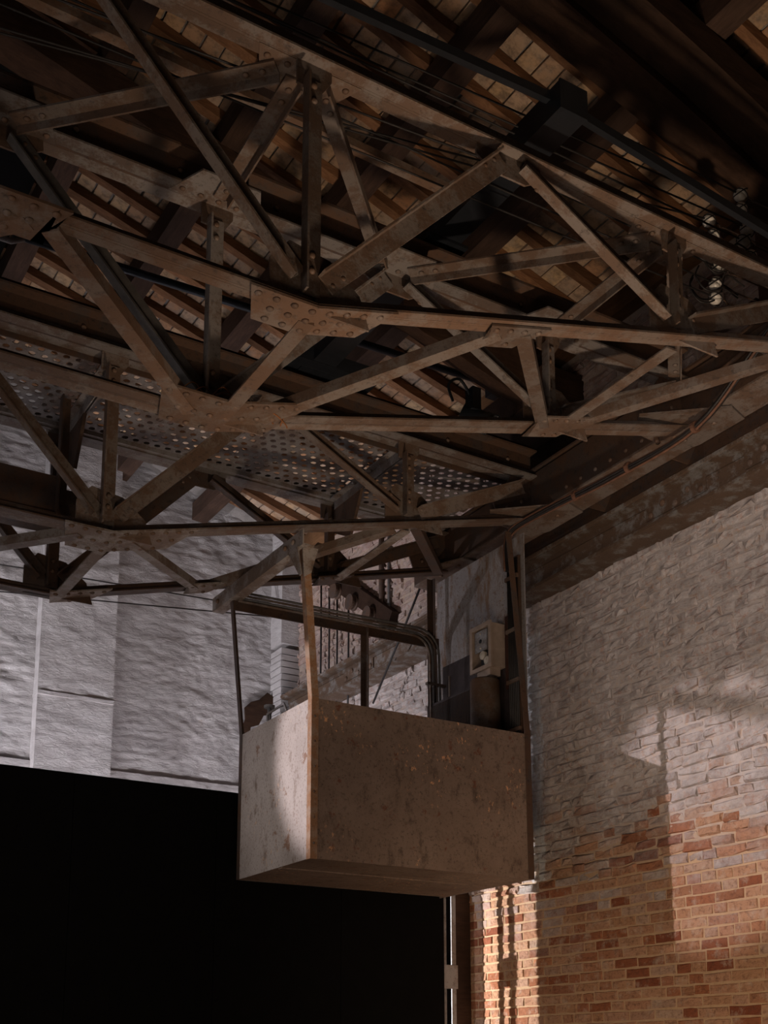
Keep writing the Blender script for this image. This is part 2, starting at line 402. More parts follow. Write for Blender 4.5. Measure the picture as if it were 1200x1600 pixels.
for i, (L, rough, k, p, ra, rt) in enumerate(spots):
    q = Matrix.Rotation(ra, 4, 'X') @ Matrix.Rotation(rt, 4, 'Y')
    if i in solo:
        key = (L, rough, k)
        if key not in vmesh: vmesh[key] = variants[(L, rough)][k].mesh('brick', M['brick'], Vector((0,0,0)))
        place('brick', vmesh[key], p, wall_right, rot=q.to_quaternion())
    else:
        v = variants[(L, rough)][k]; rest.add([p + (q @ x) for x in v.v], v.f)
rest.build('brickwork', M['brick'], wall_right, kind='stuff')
# timber wall plate under the rafters
MB().box((6.08, 4.0, 5.80), (6.5, 12.4, 5.97)).build('wall_plate', M['plate_wood'], wall_right)

# end wall: uneven whitewashed plaster over coursed masonry
def relief_wall(x0, x1, z0, z1, y, amp, step=0.03):
    nx = int((x1-x0)/step)+1; nz = int((z1-z0)/step)+1; m = MB()
    for a in range(nx+1):
        for b in range(nz+1):
            x = x0+(x1-x0)*a/nx; z = z0+(z1-z0)*b/nz
            n1 = noise.fractal(Vector((x*2.6, z*6.0, y)), 0.8, 2.0, 6)
            n2 = noise.noise(Vector((x*11.0, z*24.0, y+3)))
            course = abs(math.sin(PI*(z + 0.02*noise.noise(Vector((x*1.3, z, 9))))/0.085))**0.5
            gate = max(0.0, noise.noise(Vector((x*1.1, z*1.6, 5)))+0.15)
            m.v.append(Vector((x, y - amp*(0.45*n1 + 0.40*n2 + 0.5*gate*course), z)))
    w_ = nz+1
    for a in range(nx):
        for b in range(nz): m.f.append((a*w_+b, (a+1)*w_+b, (a+1)*w_+b+1, a*w_+b+1))
    return m
wall_back = structure(MB().box((-12, 12.45, FLOOR), (6.2, 12.9, 8.2)).build('wall_back', M['plaster']))
relief_wall(0.6, 6.25, 3.05, 7.9, 12.40, 0.030, 0.02).build('plaster_face', M['plaster'], wall_back, smooth=True)
relief_wall(3.24, 4.04, 1.6, 7.2, 12.22, 0.024).build('pilaster_face', M['plaster'], wall_back, smooth=True)
MB().box((3.24, 12.235, FLOOR), (4.04, 12.5, 7.2)).build('pilaster', M['plaster'], wall_back)
relief_wall(0.6, 6.25, FLOOR+2.6, 3.06, 12.368, 0.024).build('plinth_face', M['plaster'], wall_back, smooth=True)
MB().box((0.6, 12.385, FLOOR), (6.2, 12.5, 3.04)).build('plinth', M['plaster'], wall_back)
MB().box((3.235, 12.205, 3.735), (4.045, 12.4, 3.775)).build('string_course', M['plaster'], wall_back)
cp = MB(); zz = 3.46
rg = random.Random(11)
while zz < 4.68:                                     # broken masonry of the corner pilaster, brick on brick
    MB().box((5.96+rg.uniform(0,0.014), 12.12+rg.uniform(0,0.012), zz), (6.2, 12.5, zz+0.066)).build('brick', M['plaster'], wall_back)
    zz += 0.078
MB().box((5.975, 12.14, FLOOR), (6.2, 12.5, 3.45)).build('corner_pilaster', M['plaster'], wall_back)
MB().box((5.96, 12.12, 4.75), (6.2, 12.5, 6.6)).build('corner_pilaster', M['plaster'], wall_back)
relief_wall(5.96, 6.2, 4.75, 6.6, 12.115, 0.012).build('corner_pilaster_face', M['plaster'], wall_back, smooth=True)

hole = [(5.60,3.55),(5.58,3.72),(5.63,3.84),(5.62,3.98),(5.70,4.06),(5.80,4.10),(5.90,4.20),(5.985,4.16),(5.985,3.96),(5.86,3.92),(5.80,3.80),(5.70,3.76),(5.68,3.62)]
MB().prism([(x_, 12.335, z_) for x_, z_ in hole], (0,1,0), 0.02).build('broken_hole_shade', M['timber'], wall_back)  # flat dark patch, stands in for the shade inside a broken cavity
# black partition in front of the end wall, made of flat stretched panels
part = thing('partition_screen', 'tall matt black partition of flat panels below the whitewashed end wall', 'partition', (1.3, 8.5, FLOOR))
for a, b in ((-3.6,-1.6),(-1.6,0.4),(0.4,2.55),(2.55,3.66),(3.66,4.75),(4.75,5.735)):
    MB().box((a+0.002, 8.5, FLOOR), (b-0.002, 8.56, 2.05)).build('panel', M['cloth'], part)
for x in (-1.6, 0.4, 2.55, 3.66, 4.75):
    MB().box((x-0.03, 8.56, FLOOR), (x+0.03, 8.60, 2.0)).build('batten', M['timber'], part)

# lattice post at the end of the partition
post = thing('lattice_post', 'grey steel post of two flats and tie plates beside the brick wall', 'post', (5.89, 8.66, FLOOR))
for x in (5.818, 5.916):
    MB().box((x, 8.655, FLOOR), (x+0.044, 8.667, 3.8)).build('flange', M['zinc'], post)
for z in (-0.9, 0.62, 2.15, 3.5):
    MB().box((5.811, 8.641, z), (5.968, 8.655, z+0.20)).build('tie_plate', M['zinc'], post)
MB().box((5.97, 8.98, FLOOR), (6.185, 9.02, 2.05)).build('gap_backdrop', M['cloth'], part)  # black panel added behind the post to keep its gap dark
jamb = tag(MB().box((6.03, 8.76, FLOOR), (6.185, 8.785, 3.78)).build('door_jamb', M['timber']), 'dark timber upright against the brick wall behind the grey post', 'upright')

# ------------------------------------------------------------------ roof
ceiling = structure(MB().prism([(0.2, 2.2, roof_z(0.2)+0.112), (6.7, 2.2, roof_z(6.7)+0.112), (6.7, 12.9, roof_z(6.7)+0.112), (0.2, 12.9, roof_z(0.2)+0.112)], (0.28,0,0.96), 0.05).build('ceiling', M['plaster_dark']))
MB().prism([(0.2, 2.2, roof_z(0.2)+0.112), (0.2, 12.9, roof_z(0.2)+0.112), (-12.3, 12.9, 5.4), (-12.3, 2.2, 5.4)], (-0.28,0,0.96), 0.05).build('far_slope', M['timber'], ceiling)
MB().box((-12.3, -4, 5.9), (6.7, 2.2, 8.3)).build('front_ceiling', M['timber'], ceiling)
PX = [1.35, 2.27, 3.17, 4.06, 5.02, 6.30]
slope = Vector((1, 0, -0.29)).normalized(); nup = Vector((0.29, 0, 1)).normalized()
RAF = 0.315
raf_me = {}
tspots = []
for b in range(len(PX)-1):
    xa, xb = PX[b], PX[b+1]
    off = rng.uniform(0, RAF)
    n = int((12.3-3.3)/RAF)
    ys = [3.3 + off + i*RAF + rng.uniform(-0.012, 0.012) for i in range(n)]
    for y in ys:
        key = (b, rng.randrange(3))
        if key not in raf_me:
            m = MB(); wv = [rng.uniform(0.036, 0.044) for _ in range(4)]; L = (xb-xa)/slope.x/2 + 0.07
            N = 5; ring = []
            for i in range(N):
                t = -L + 2*L*i/(N-1); hw = wv[0] + rng.uniform(-0.005, 0.005); sag = rng.uniform(-0.006, 0.006); bo = rng.uniform(-0.004, 0.008)
                ring += [slope*t + Vector((0, -hw+sag, 0)) + nup*bo, slope*t + Vector((0, hw+sag, 0)) + nup*bo, slope*t + Vector((0, hw+sag, 0)) + nup*0.080, slope*t + Vector((0, -hw+sag, 0)) + nup*0.080]
            fs = [(3,2,1,0), tuple(4*(N-1)+k for k in range(4))]
            for i in range(N-1): fs += [(4*i+k, 4*i+(k+1)%4, 4*i+4+(k+1)%4, 4*i+4+k) for k in range(4)]
            m.add(ring, fs); raf_me[key] = m.mesh('rafter', M['wood'], Vector((0,0,0)))
        xm = (xa+xb)/2
        place('rafter', raf_me[key], (xm, y, roof_z(xm)), ceiling)
    for i in range(len(ys)-1):
        t = xa + rng.uniform(0, 0.12)
        while t < xb - 0.02:
            w_ = rng.uniform(0.128, 0.146)
            if not (t < 2.0 and ys[i] > 7.6):
                tspots.append((Vector((t + w_/2*slope.x, (ys[i]+ys[i+1])/2, roof_z(t + w_/2*slope.x))) + nup*(0.086 + rng.uniform(-0.003, 0.003)), rng.randrange(8), rng.uniform(-0.02, 0.02)))
            t += (w_ + 0.009)*slope.x
tv = []
for k in range(8):
    m = MB(); hx, hy = 0.0655, 0.156; jj = lambda: rng.uniform(-0.004, 0.004)
    mk = lambda sx, sy, z, ins=0: slope*(sx*(hx-ins)+jj()) + Vector((0, sy*(hy-ins), 0)) + nup*z
    top = [mk(-1,-1,0.022), mk(1,-1,0.022), mk(1,1,0.022), mk(-1,1,0.022)]
    mid = [mk(-1,-1,0.006), mk(1,-1,0.006), mk(1,1,0.006), mk(-1,1,0.006)]
    low = [mk(-1,-1,0.0,0.004), mk(1,-1,0.0,0.004), mk(1,1,0.0,0.004), mk(-1,1,0.0,0.004)]
    m.add(low + mid + top, [(3,2,1,0)] + [(i, (i+1)%4, 4+(i+1)%4, 4+i) for i in range(4)] + [(4+i, 4+(i+1)%4, 8+(i+1)%4, 8+i) for i in range(4)] + [(8,9,10,11)])
    tv.append(m)
def tile_area(s):
    x, y, d = px(s[0])
    if not (-10 < x < 1210 and -10 < y < 720): return 0
    return 1/(d*d)
order = sorted(range(len(tspots)), key=lambda i: -tile_area(tspots[i])); solo = set(order[:300])
tme = {}; rest = MB()
for i, (p, k, rz) in enumerate(tspots):
    if i in solo:
        if k not in tme: tme[k] = tv[k].mesh('roof_tile', M['tile'], Vector((0,0,0)))
        place('roof_tile', tme[k], p, ceiling)
    else: rest.add([p + x for x in tv[k].v], tv[k].f)
rest.build('tiling', M['tile'], ceiling, kind='stuff')
for x in PX[1:-1]:
    z = roof_z(x) - 0.003
    MB().hexa([(x-0.085, 3.0, z-0.185), (x+0.085, 3.0, z-0.20), (x+0.085, 12.4, z-0.20), (x-0.085, 12.4, z-0.185), (x-0.085, 3.0, z+0.02), (x+0.085, 3.0, z-0.025), (x+0.085, 12.4, z-0.025), (x-0.085, 12.4, z+0.02)]).build('purlin', M['purlin'], ceiling)
# principal rafters of two timber trusses
def principal(y0, y1, xa, xb, depth, gap, mat):
    m = MB(); N = 9; ring = []
    for i in range(N):
        x = xa + (xb-xa)*i/(N-1); z = roof_z(x) - gap; d = depth + 0.012*math.sin(3*i)
        ring += [(x, y0+0.01*math.sin(2.1*i), z-d), (x, y1+0.01*math.cos(1.7*i), z-d), (x, y1, z), (x, y0, z)]
    fs = [(3,2,1,0), tuple(4*(N-1)+k for k in range(4))]
    for i in range(N-1): fs += [(4*i+k, 4*i+(k+1)%4, 4*i+4+(k+1)%4, 4*i+4+k) for k in range(4)]
    m.add(ring, fs); return m.build('principal_rafter', mat, ceiling)
principal(4.72, 5.00, 1.0, 6.35, 0.26, 0.20, M['timber'])
principal(4.42, 4.70, 1.0, 6.35, 0.22, 0.21, M['timber'])
principal(7.42, 7.72, 0.4, 6.35, 0.28, 0.20, M['timber'])
# black sheet under the roof beside the second truss
sk = MB(); sk.prism([(0.3, 7.74, roof_z(0.3)-0.03), (2.16, 7.74, roof_z(2.16)-0.03), (2.16, 12.3, roof_z(2.16)-0.03), (0.3, 12.3, roof_z(0.3)-0.03)], (0.28,0,0.96), 0.02)
sk.build('black_roof_sheet', M['cloth'], ceiling)
MB().box((5.78, 7.05, 5.30), (6.19, 7.9, 5.55)).build('corbel', M['timber'], ceiling)
MB().hexa([(5.95,7.08,5.0),(6.19,7.08,4.95),(6.19,7.85,4.95),(5.95,7.85,5.0),(5.80,7.08,5.30),(6.19,7.08,5.30),(6.19,7.85,5.30),(5.80,7.85,5.30)]).build('corbel', M['timber'], ceiling)
principal(7.30, 7.42, 4.6, 6.2, 0.50, 0.24, M['timber'])

# iron tie rod of that truss, with its turnbuckle
tr = thing('tie_rod', 'blue-black iron tie rod with turnbuckle running under the roof truss', 'tie rod', (3.8, 8.03, 5.86))
MB().tube([(1.78, 8.03, 5.80), (6.19, 8.03, 5.93)], 0.032, 12).build('rod', M['blueblack'], tr, True)
MB().tube([(-2.5, 8.03, 5.70), (1.42, 8.03, 5.79)], 0.028, 10).build('rod', M['blueblack'], tr, True)
for dz in (-0.062, 0.062):
    MB().tube([(1.36, 8.03, 5.79), (1.45, 8.03, 5.79+dz), (1.77, 8.03, 5.80+dz), (1.88, 8.03, 5.803)], 0.021, 8).build('turnbuckle_strap', M['zinc'], tr, True)
MB().lathe((1.62, 8.03, 5.70), (0,0,1), [(0,0.03),(0.02,0.055),(0.06,0.055),(0.07,0.032),(0.17,0.032),(0.18,0.05),(0.22,0.05),(0.23,0.02)], 14).build('pin', M['zinc'], tr, True)
MB().box((5.98, 7.93, 5.84), (6.19, 8.13, 6.02)).build('wall_anchor', M['black'], tr)
# iron shoe with ring at the strut above the tie
shoe = thing('iron_shoe', 'grey iron shoe plate with round socket below the dark roof timber', 'bracket', (2.31, 7.83, 6.55))
zt = roof_z(2.3)-0.24
MB().prism([(2.17,7.74,zt+0.03),(2.45,7.74,zt-0.05),(2.45,8.0,zt-0.05),(2.17,8.0,zt+0.03)], (0.28,0,0.96), 0.02).build('shoe_plate', M['zinc'], shoe)
MB().lathe((2.31,7.87,zt-0.01), (-0.28,0,-0.96), [(0,0.095),(0.03,0.09),(0.035,0.06),(0.10,0.055)], 18).build('socket', M['zinc'], shoe, True)
MB().tube([(2.29,7.87,zt-0.09),(2.27,7.87,zt-0.30)], 0.05, 12).build('strut_stub', M['blueblack'], shoe, True)

def spline(P, n=6):
    P = [Vector(p) for p in P]; out = []
    for i in range(len(P)-1):
        a, b, c, d = P[max(i-1,0)], P[i], P[i+1], P[min(i+2, len(P)-1)]
        for k in range(n):
            t_ = k/n; out.append(0.5*((2*b) + (c-a)*t_ + (2*a-5*b+4*c-d)*t_*t_ + (3*b-a-3*c+d)*t_**3))
    out.append(P[-1]); return out

# ------------------------------------------------------------------ crane runway girder on the right-hand wall
rw = thing('runway_girder', 'flaking brown crane runway girder along the top of the brick wall', 'girder', (6.07, 8.0, 3.81))
MB().box((5.95, 2.6, 3.81), (6.199, 12.1, 3.835)).build('bottom_flange', M['runway'], rw)
MB().box((6.06, 2.6, 3.835), (6.085, 12.1, 4.08)).build('web', M['runway'], rw)
MB().box((5.95, 2.6, 4.08), (6.199, 12.1, 4.105)).build('top_flange', M['runway'], rw)
MB().box((6.02, 2.6, 4.105), (6.08, 12.1, 4.155)).build('rail', M['steel_dark'], rw)
MB().angle((6.06, 2.6, 3.835), (6.06, 12.1, 3.835), (0,0,1), (-1,0,0), 0.07, 0.012, 0.09).build('angle_iron', M['runway'], rw)
MB().angle((6.06, 2.6, 4.08), (6.06, 12.1, 4.08), (0,0,-1), (-1,0,0), 0.05, 0.012, 0.09).build('angle_iron', M['runway'], rw)
riv = MB().lathe((0,0,0), (0,0,1), [(0,0.017),(0.006,0.016),(0.011,0.011),(0.013,0.003)], 10).mesh('rivet', M['steel_rust'], Vector((0,0,0)))
for p in riv.polygons: p.use_smooth = True
riv_grey = riv.copy(); riv_grey.materials[0] = M['steel_grey']
def rivet(p, nrm, parent, me=None, s=1.0):
    o = place('rivet', me or riv, p, parent, rot=Vector((0,0,1)).rotation_difference(Vector(nrm)))
    if s != 1.0: o.scale = (s, s, s)
    return o
bolt = MB().lathe((0,0,0), (0,0,1), [(0,0.026),(0.006,0.026),(0.012,0.021),(0.016,0.006)], 10).mesh('bolt', M['steel_rust'], Vector((0,0,0)))
for y0 in (5.0, 5.95, 8.6, 10.5):
    MB().box((6.048, y0-0.30, 3.925), (6.06, y0+0.30, 4.03)).build('splice_plate', M['runway'], rw)
    for i in range(5):
        place('bolt', bolt, (6.048, y0-0.25+i*0.125, 3.955 + (0.05 if i % 2 else 0)), rw, rot=Vector((0,0,1)).rotation_difference(Vector((-1,0,0))))

# ------------------------------------------------------------------ overhead travelling crane: four fish-bellied trusses in two pairs
Y1, Y2, Y3, Y4 = 4.26, 5.34, 6.94, 8.12
ZB, ZT, XK, XE = 3.19, 4.41, 2.22, 5.52
NX = [0.0, 1.10, 2.20, 3.30, 4.40, 5.50]
def zb(x): return ZB + (0.268*(x-XK) if x > XK else 0)
crane = thing('travelling_crane', 'rusty riveted steel lattice crane bridge spanning under the roof to the brick wall', 'crane', (2.2, 6.2, ZB))
def top_chord(y, deep, mat):
    z = ZT
    o = MB().box((-9.0, y-0.007, z), (XE, y+0.007, z + (0.20 if deep else 0.11))).build('top_chord', M['steel_dark'] if deep else mat, crane)
    for s in (-1, 1):
        m = MB().angle((-9.0, y+s*0.008, z), (XE, y+s*0.008, z), (0,s,0), (0,0,1), 0.078 if deep else 0.056, 0.011, 0.075)
        m.build('angle_iron', mat, o)
    if deep:
        MB().box((-9.0, y-0.09, z+0.20), (XE, y+0.09, z+0.215)).build('cover_plate', M['steel_dark'], o)
        MB().box((-9.0, y-0.03, z+0.215), (XE, y+0.03, z+0.27)).build('trolley_rail', M['rail_red'], o)
        for i in range(9): rivet((0.9+0.55*i, y-0.0075, z+0.12), (0,-1,0), o)
    return o
def bottom_chord(y, mat, fw=0.06):
    P = [(-9.0, y, ZB), (XK, y, ZB), (XE, y, zb(XE))]
    m = MB()
    for a, b in zip(P, P[1:]): m.bar(a, b, (0,1,0), -0.007, 0.007, (0,0,1), 0.0, 0.062)
    o = m.build('bottom_chord', mat, crane)
    for s in (-1, 1):
        m = MB()
        for a, b in zip(P, P[1:]):
            a = Vector(a)+Vector((0,s*0.0085,0)); b = Vector(b)+Vector((0,s*0.0085,0))
            m.angle(a, b, (0,s,0), (0,0,1), fw, 0.010, 0.052)
        m.build('angle_iron', mat, o)
    return o
def member(name, p0, p1, U, V, mat, w=0.075, trim=(0.06, 0.06), w2=None):
    p0, p1 = Vector(p0), Vector(p1); d = (p1-p0).normalized()
    return MB().angle(p0 + d*trim[0], p1 - d*trim[1], U, V, w, 0.010, w2).build(name, mat, crane)
def vgusset(x, z, y, poly, dirs, mat, front=True):
    """upright gusset plate in the plane of a truss; dirs: member directions (dx, dz) that are riveted to it"""
    o = MB().prism([(x+a, y-0.006, z+b) for a, b in poly], (0,1,0), 0.012).build('gusset_plate', mat, crane)
    for dx, dz in dirs:
        L = math.hypot(dx, dz)
        for r in (0.15, 0.225): rivet((x+dx/L*r, y-0.019, z+dz/L*r+0.03), (0,-1,0), o, s=0.95)
    return o
def hgusset(x0, x1, ya, yb, mat, rows=3, step=0.085, skew=0.1):
    """bent plate below a bottom chord"""
    def zz(x): return zb(x) - 0.004
    xs = [x0, min(max(XK, x0+0.05), x1-0.05), x1]
    m = MB()
    for a, b in zip(xs, xs[1:]):
        sa = skew if a == x0 else 0; sb = skew if b == x1 else 0
        m.hexa([(a,ya,zz(a)-0.012),(b,ya,zz(b)-0.012),(b-sb,yb,zz(b-sb)-0.012),(a+sa,yb,zz(a+sa)-0.012),(a,ya,zz(a)),(b,ya,zz(b)),(b-sb,yb,zz(b-sb)),(a+sa,yb,zz(a+sa))])
    o = m.build('gusset_plate', mat, crane)
    for r in range(rows):
        y = ya + 0.035 + (yb-ya-0.07)*r/max(1, rows-1)
        x = x0 + 0.05 + skew*(r/max(1, rows-1)) + (0.04 if r % 2 else 0)
        while x < x1 - 0.03 - skew*(r/max(1, rows-1)):
            rivet((x, y, zz(x)-0.012), (0,0,-1), o); x += step
    return o
BIG = [(-0.19,0.0),(0.30,0.0),(0.25,0.15),(0.10,0.27),(-0.10,0.30),(-0.19,0.19)]
TOPG = [(-0.075,0.08),(-0.075,-0.12),(0.05,-0.13),(0.10,-0.05),(0.10,0.08)]
TOPV = [(-0.19,0.03),(-0.20,-0.06),(-0.10,-0.12),(0.10,-0.12),(0.20,-0.06),(0.19,0.03)]
ENDG = [(-0.30,0.0),(0.02,0.06),(0.02,0.36),(-0.16,0.36),(-0.34,0.10)]
for ti, (y, deep, mt, mb_) in enumerate(((Y1, False, M['steel'], M['steel_rust']), (Y2, True, M['steel_grey'], M['steel']), (Y3, True, M['steel_grey'], M['steel']), (Y4, False, M['steel_grey'], M['steel_dark']))):
    top_chord(y, deep, mt); bottom_chord(y, mb_, (0.046, 0.066, 0.056, 0.044)[ti])
    mw = [M['steel'], M['steel_grey'], M['steel'], M['steel_dark']][ti]
    for x in (-4.4, -2.2, 0.0, 2.2, 4.4):              # posts over the bottom nodes
        member('post', (x-0.045, y-0.008, zb(x)+0.04), (x-0.045, y-0.008, ZT), (1,0,0), (0,-1,0), mw, 0.09, (0.02, 0.09), 0.06)
    for xb_, xt in ((-4.4,-5.5),(-4.4,-3.3),(-2.2,-3.3),(-2.2,-1.1),(0.0,-1.1),(0.0,1.1),(2.2,1.1),(2.2,3.3),(4.4,3.3),(4.4,5.5)):
        a = Vector((xb_, y-0.018, zb(xb_)+0.06)); b = Vector((xt, y-0.018, ZT))
        if xt > 5: b = Vector((5.5, y-0.018, ZT-0.05))
        d = (b-a).normalized(); U = Vector((d.z, 0, -d.x));
        member('diagonal', a - U*0.048, b - U*0.048, U, (0,-1,0), M['conduit'] if (ti == 1 and xt == 1.1) else mw, 0.098, (0.10, 0.08), 0.06)
    g = M['steel'] if ti != 3 else M['steel_dark']
    for x in (0.0, 2.2, 4.4):
        vgusset(x, zb(x), y, BIG, [(-1.1, 1.15), (0.02, 1), (1.1, 1.15)], g)
        vgusset(x, ZT, y, TOPG, [(0.02,-1)], g)
    for x in (1.1, 3.3):
        vgusset(x, ZT, y, TOPV, [(-1, -1), (1, -1)], g)
    vgusset(5.5, zb(5.5)-0.02, y, ENDG, [(-1, 0.2), (-0.6, 0.9)], M['steel_dark'])
# plates below the bottom chords where the wind bracing meets them
hgusset(1.90, 2.62, Y1-0.06, Y1+0.16, M['steel_rust'])
hgusset(1.86, 2.66, Y2-0.24, Y2+0.08, M['steel_rust'])
hgusset(1.92, 2.78, Y3-0.10, Y3+0.24, M['steel_pale'])
hgusset(2.16, 2.60, Y4-0.14, Y4+0.08, M['steel_pale'], 2)
hgusset(0.78, 1.14, Y1-0.10, Y1+0.14, M['steel_rust'], 3)
hgusset(3.16, 3.52, Y1-0.03, Y1+0.16, M['steel'], 2)
hgusset(4.20, 4.62, Y2-0.18, Y2+0.08, M['steel'], 2)
hgusset(3.16, 3.50, Y4-0.14, Y4+0.07, M['steel_pale'], 2)
hgusset(4.24, 4.56, Y4-0.14, Y4+0.07, M['steel_dark'], 2)
def brace(xa, ya, xb_, yb, mat, w=0.075, dz=-0.02):
    a = Vector((xa, ya, zb(xa)+dz)); b = Vector((xb_, yb, zb(xb_)+dz)); d = (b-a).normalized(); U = Vector((0,0,1)).cross(d)
    return MB().angle(a + d*0.06 - U*w/2, b - d*0.06 - U*w/2, U, (0,0,1), w, 0.010, 0.06).build('bottom_brace', mat, crane)
brace(1.05, Y1, 2.12, Y2, M['steel_rust']); brace(2.22, Y1, 2.24, Y2, M['steel_rust']); brace(2.42, Y2, 3.30, Y1, M['steel'])
brace(3.36, Y1, 4.36, Y2, M['steel']); brace(4.42, Y1, 4.44, Y2, M['steel']); brace(4.46, Y2, 5.46, Y1, M['steel'])
brace(0.0, Y2, 1.05, Y1, M['steel_rust']); brace(0.0, Y1, 0.0, Y2, M['steel_rust'])
brace(1.1, Y4, 2.1, Y3, M['steel_grey']); brace(2.24, Y3, 2.24, Y4, M['steel_pale']); brace(2.30, Y3, 3.28, Y4, M['steel_pale'])
brace(3.36, Y4, 4.36, Y3, M['steel']); brace(4.42, Y3, 4.44, Y4, M['steel_pale']); brace(4.46, Y3, 5.46, Y4, M['steel_dark'])
def tbrace(xa, ya, xb_, yb, mat):
    a = Vector((xa, ya, ZT-0.01)); b = Vector((xb_, yb, ZT-0.01)); d = (b-a).normalized(); U = Vector((0,0,1)).cross(d)
    o = MB().angle(a + d*0.05 - U*0.04, b - d*0.05 - U*0.04, U, (0,0,-1), 0.085, 0.010, 0.055).build('top_brace', mat, crane)
    for t in (0.12, 0.20):
        rivet(a + d*t + Vector((0,0,-0.011)), (0,0,-1), o, s=0.95); rivet(b - d*t + Vector((0,0,-0.011)), (0,0,-1), o, s=0.95)
def tgusset(x, y, side, mat):
    o = MB().prism([(x-0.26, y, ZT-0.004), (x+0.26, y, ZT-0.004), (x+0.16, y+side*0.22, ZT-0.004), (x-0.16, y+side*0.22, ZT-0.004)], (0,0,1), 0.010).build('gusset_plate', mat, crane)
    for i in range(5): rivet((x-0.2+0.1*i, y+side*0.045, ZT-0.004), (0,0,-1), o, s=0.95)
for xa, xb_ in ((2.1, 1.1), (2.16, 2.2), (2.26, 3.2), (4.34, 3.32), (4.38, 4.4), (4.46, 5.44), (0.0, 1.05), (0.0, 0.0)): tbrace(xa, Y1+0.04, xb_, Y2-0.04, M['steel'])
for x in (2.2, 4.4, 0.0): tgusset(x, Y1, 1, M['steel'])
for x in (1.1, 2.2, 3.3, 4.4): tgusset(x, Y2, -1, M['steel_grey'])

# perforated walkway between the inner trusses, carried on paired angles
def perforated(xa, xb_, ya, yb, z, pitch=0.080, r=0.0235, t=0.006):
    m = MB(); nx = int((xb_-xa)/pitch); ny = int((yb-ya)/(pitch*0.87))
    sx = (xb_-xa)/nx; sy = (yb-ya)/ny
    for j in range(ny):
        sh = sx/2 if j % 2 else 0
        for i in range(nx):
            cx = xa + (i+0.5)*sx + sh; cy = ya + (j+0.5)*sy
            x0, x1, y0, y1 = cx-sx/2, cx+sx/2, cy-sy/2, cy+sy/2
            if x1 > xb_+1e-6: continue
            sq = [(x0,y0),(cx,y0),(x1,y0),(x1,cy),(x1,y1),(cx,y1),(x0,y1),(x0,cy)]
            oc = [(cx + r*math.cos(a), cy + r*math.sin(a)) for a in [R(225+45*k) for k in range(8)]]
            m.add([(*p, z) for p in sq+oc] + [(*p, z+t) for p in oc], [(k, (k+1)%8, 8+(k+1)%8, 8+k) for k in range(8)] + [(8+k, 8+(k+1)%8, 16+(k+1)%8, 16+k) for k in range(8)])
            m.add([(*p, z+t) for p in sq+oc], [(k, 8+k, 8+(k+1)%8, (k+1)%8) for k in range(8)])
    return m
WX = [0.4, 2.24, 4.42, 5.46]
for a, b in zip(WX, WX[1:]):
    perforated(a+0.03, b-0.03, Y3+0.12, 8.0, 4.44).build('walkway_plate', M['plate'], crane)
MB().angle((0.4, 8.02, 4.42), (5.46, 8.02, 4.42), (0,1,0), (0,0,1), 0.06, 0.010, 0.09).build('walkway_edge', M['plate'], crane)
MB().angle((0.4, Y3+0.10, 4.43), (5.46, Y3+0.10, 4.43), (0,1,0), (0,0,-1), 0.05, 0.008, 0.05).build('walkway_edge', M['steel_dark'], crane)
for x in (0.5, 2.24, 4.42):
    for s in (-1, 1):
        o = MB().angle((x+s*0.006, Y3+0.08, 4.425), (x+s*0.006, 8.04, 4.425), (s,0,0), (0,0,-1), 0.06, 0.009, 0.075).build('walkway_bearer', M['plate'], crane)
        for i in range(4): rivet((x+s*0.038, 7.2+0.24*i, 4.416), (0,0,-1), o, riv_grey)
    MB().hexa([(x-0.012,7.80,4.02),(x+0.012,7.80,4.02),(x+0.012,8.05,4.15),(x-0.012,8.05,4.15),(x-0.012,7.62,4.36),(x+0.012,7.62,4.36),(x+0.012,8.05,4.36),(x-0.012,8.05,4.36)]).build('bearer_bracket', M['steel_dark'], crane)
# drive platform plate girder seen at the left below the walkway
MB().box((0.2, 7.60, 3.56), (2.06, 7.62, 3.83)).build('drive_platform', M['steel_dark'], crane)
MB().box((0.2, 7.58, 3.55), (2.08, 7.90, 3.565)).build('drive_platform', M['steel_dark'], crane)
MB().angle((2.06, 7.60, 3.50), (2.06, 7.60, 4.40), (1,0,0), (0,-1,0), 0.07, 0.01, 0.06).build('hanger', M['steel_dark'], crane)
MB().box((2.08, 7.66, 3.50), (2.34, 7.68, 3.78)).build('drive_platform', M['steel_dark'], crane)
MB().tube([(2.0,7.75,3.66),(2.62,7.75,3.66)], 0.028, 10).build('drive_shaft', M['steel_dark'], crane, True)
# end truck riding on the runway rail
et = MB().box((5.52, 3.85, 4.13), (5.535, 8.6, 4.45)).build('end_girder', M['steel_dark'], crane)
MB().box((5.52, 3.85, 4.115), (5.79, 8.6, 4.13)).build('bottom_flange', M['steel'], et)
MB().box((5.50, 3.85, 4.47), (6.16, 8.6, 4.485)).build('cover_plate', M['steel_dark'], et)
MB().box((6.12, 3.85, 4.20), (6.135, 8.6, 4.47)).build('outer_web', M['steel_dark'], et)
for y in (4.10, 5.72, 6.6, 8.4):
    MB().box((5.535, y, 4.13), (6.12, y+0.012, 4.47)).build('diaphragm', M['steel_dark'], et)
for y in (4.45, 8.2):
    MB().lathe((5.985, y, 4.305), (1,0,0), [(0,0.04),(0.0,0.16),(0.02,0.16),(0.03,0.149),(0.095,0.149),(0.105,0.16),(0.12,0.16),(0.12,0.04)], 28).build('wheel', M['steel_dark'], crane, True)
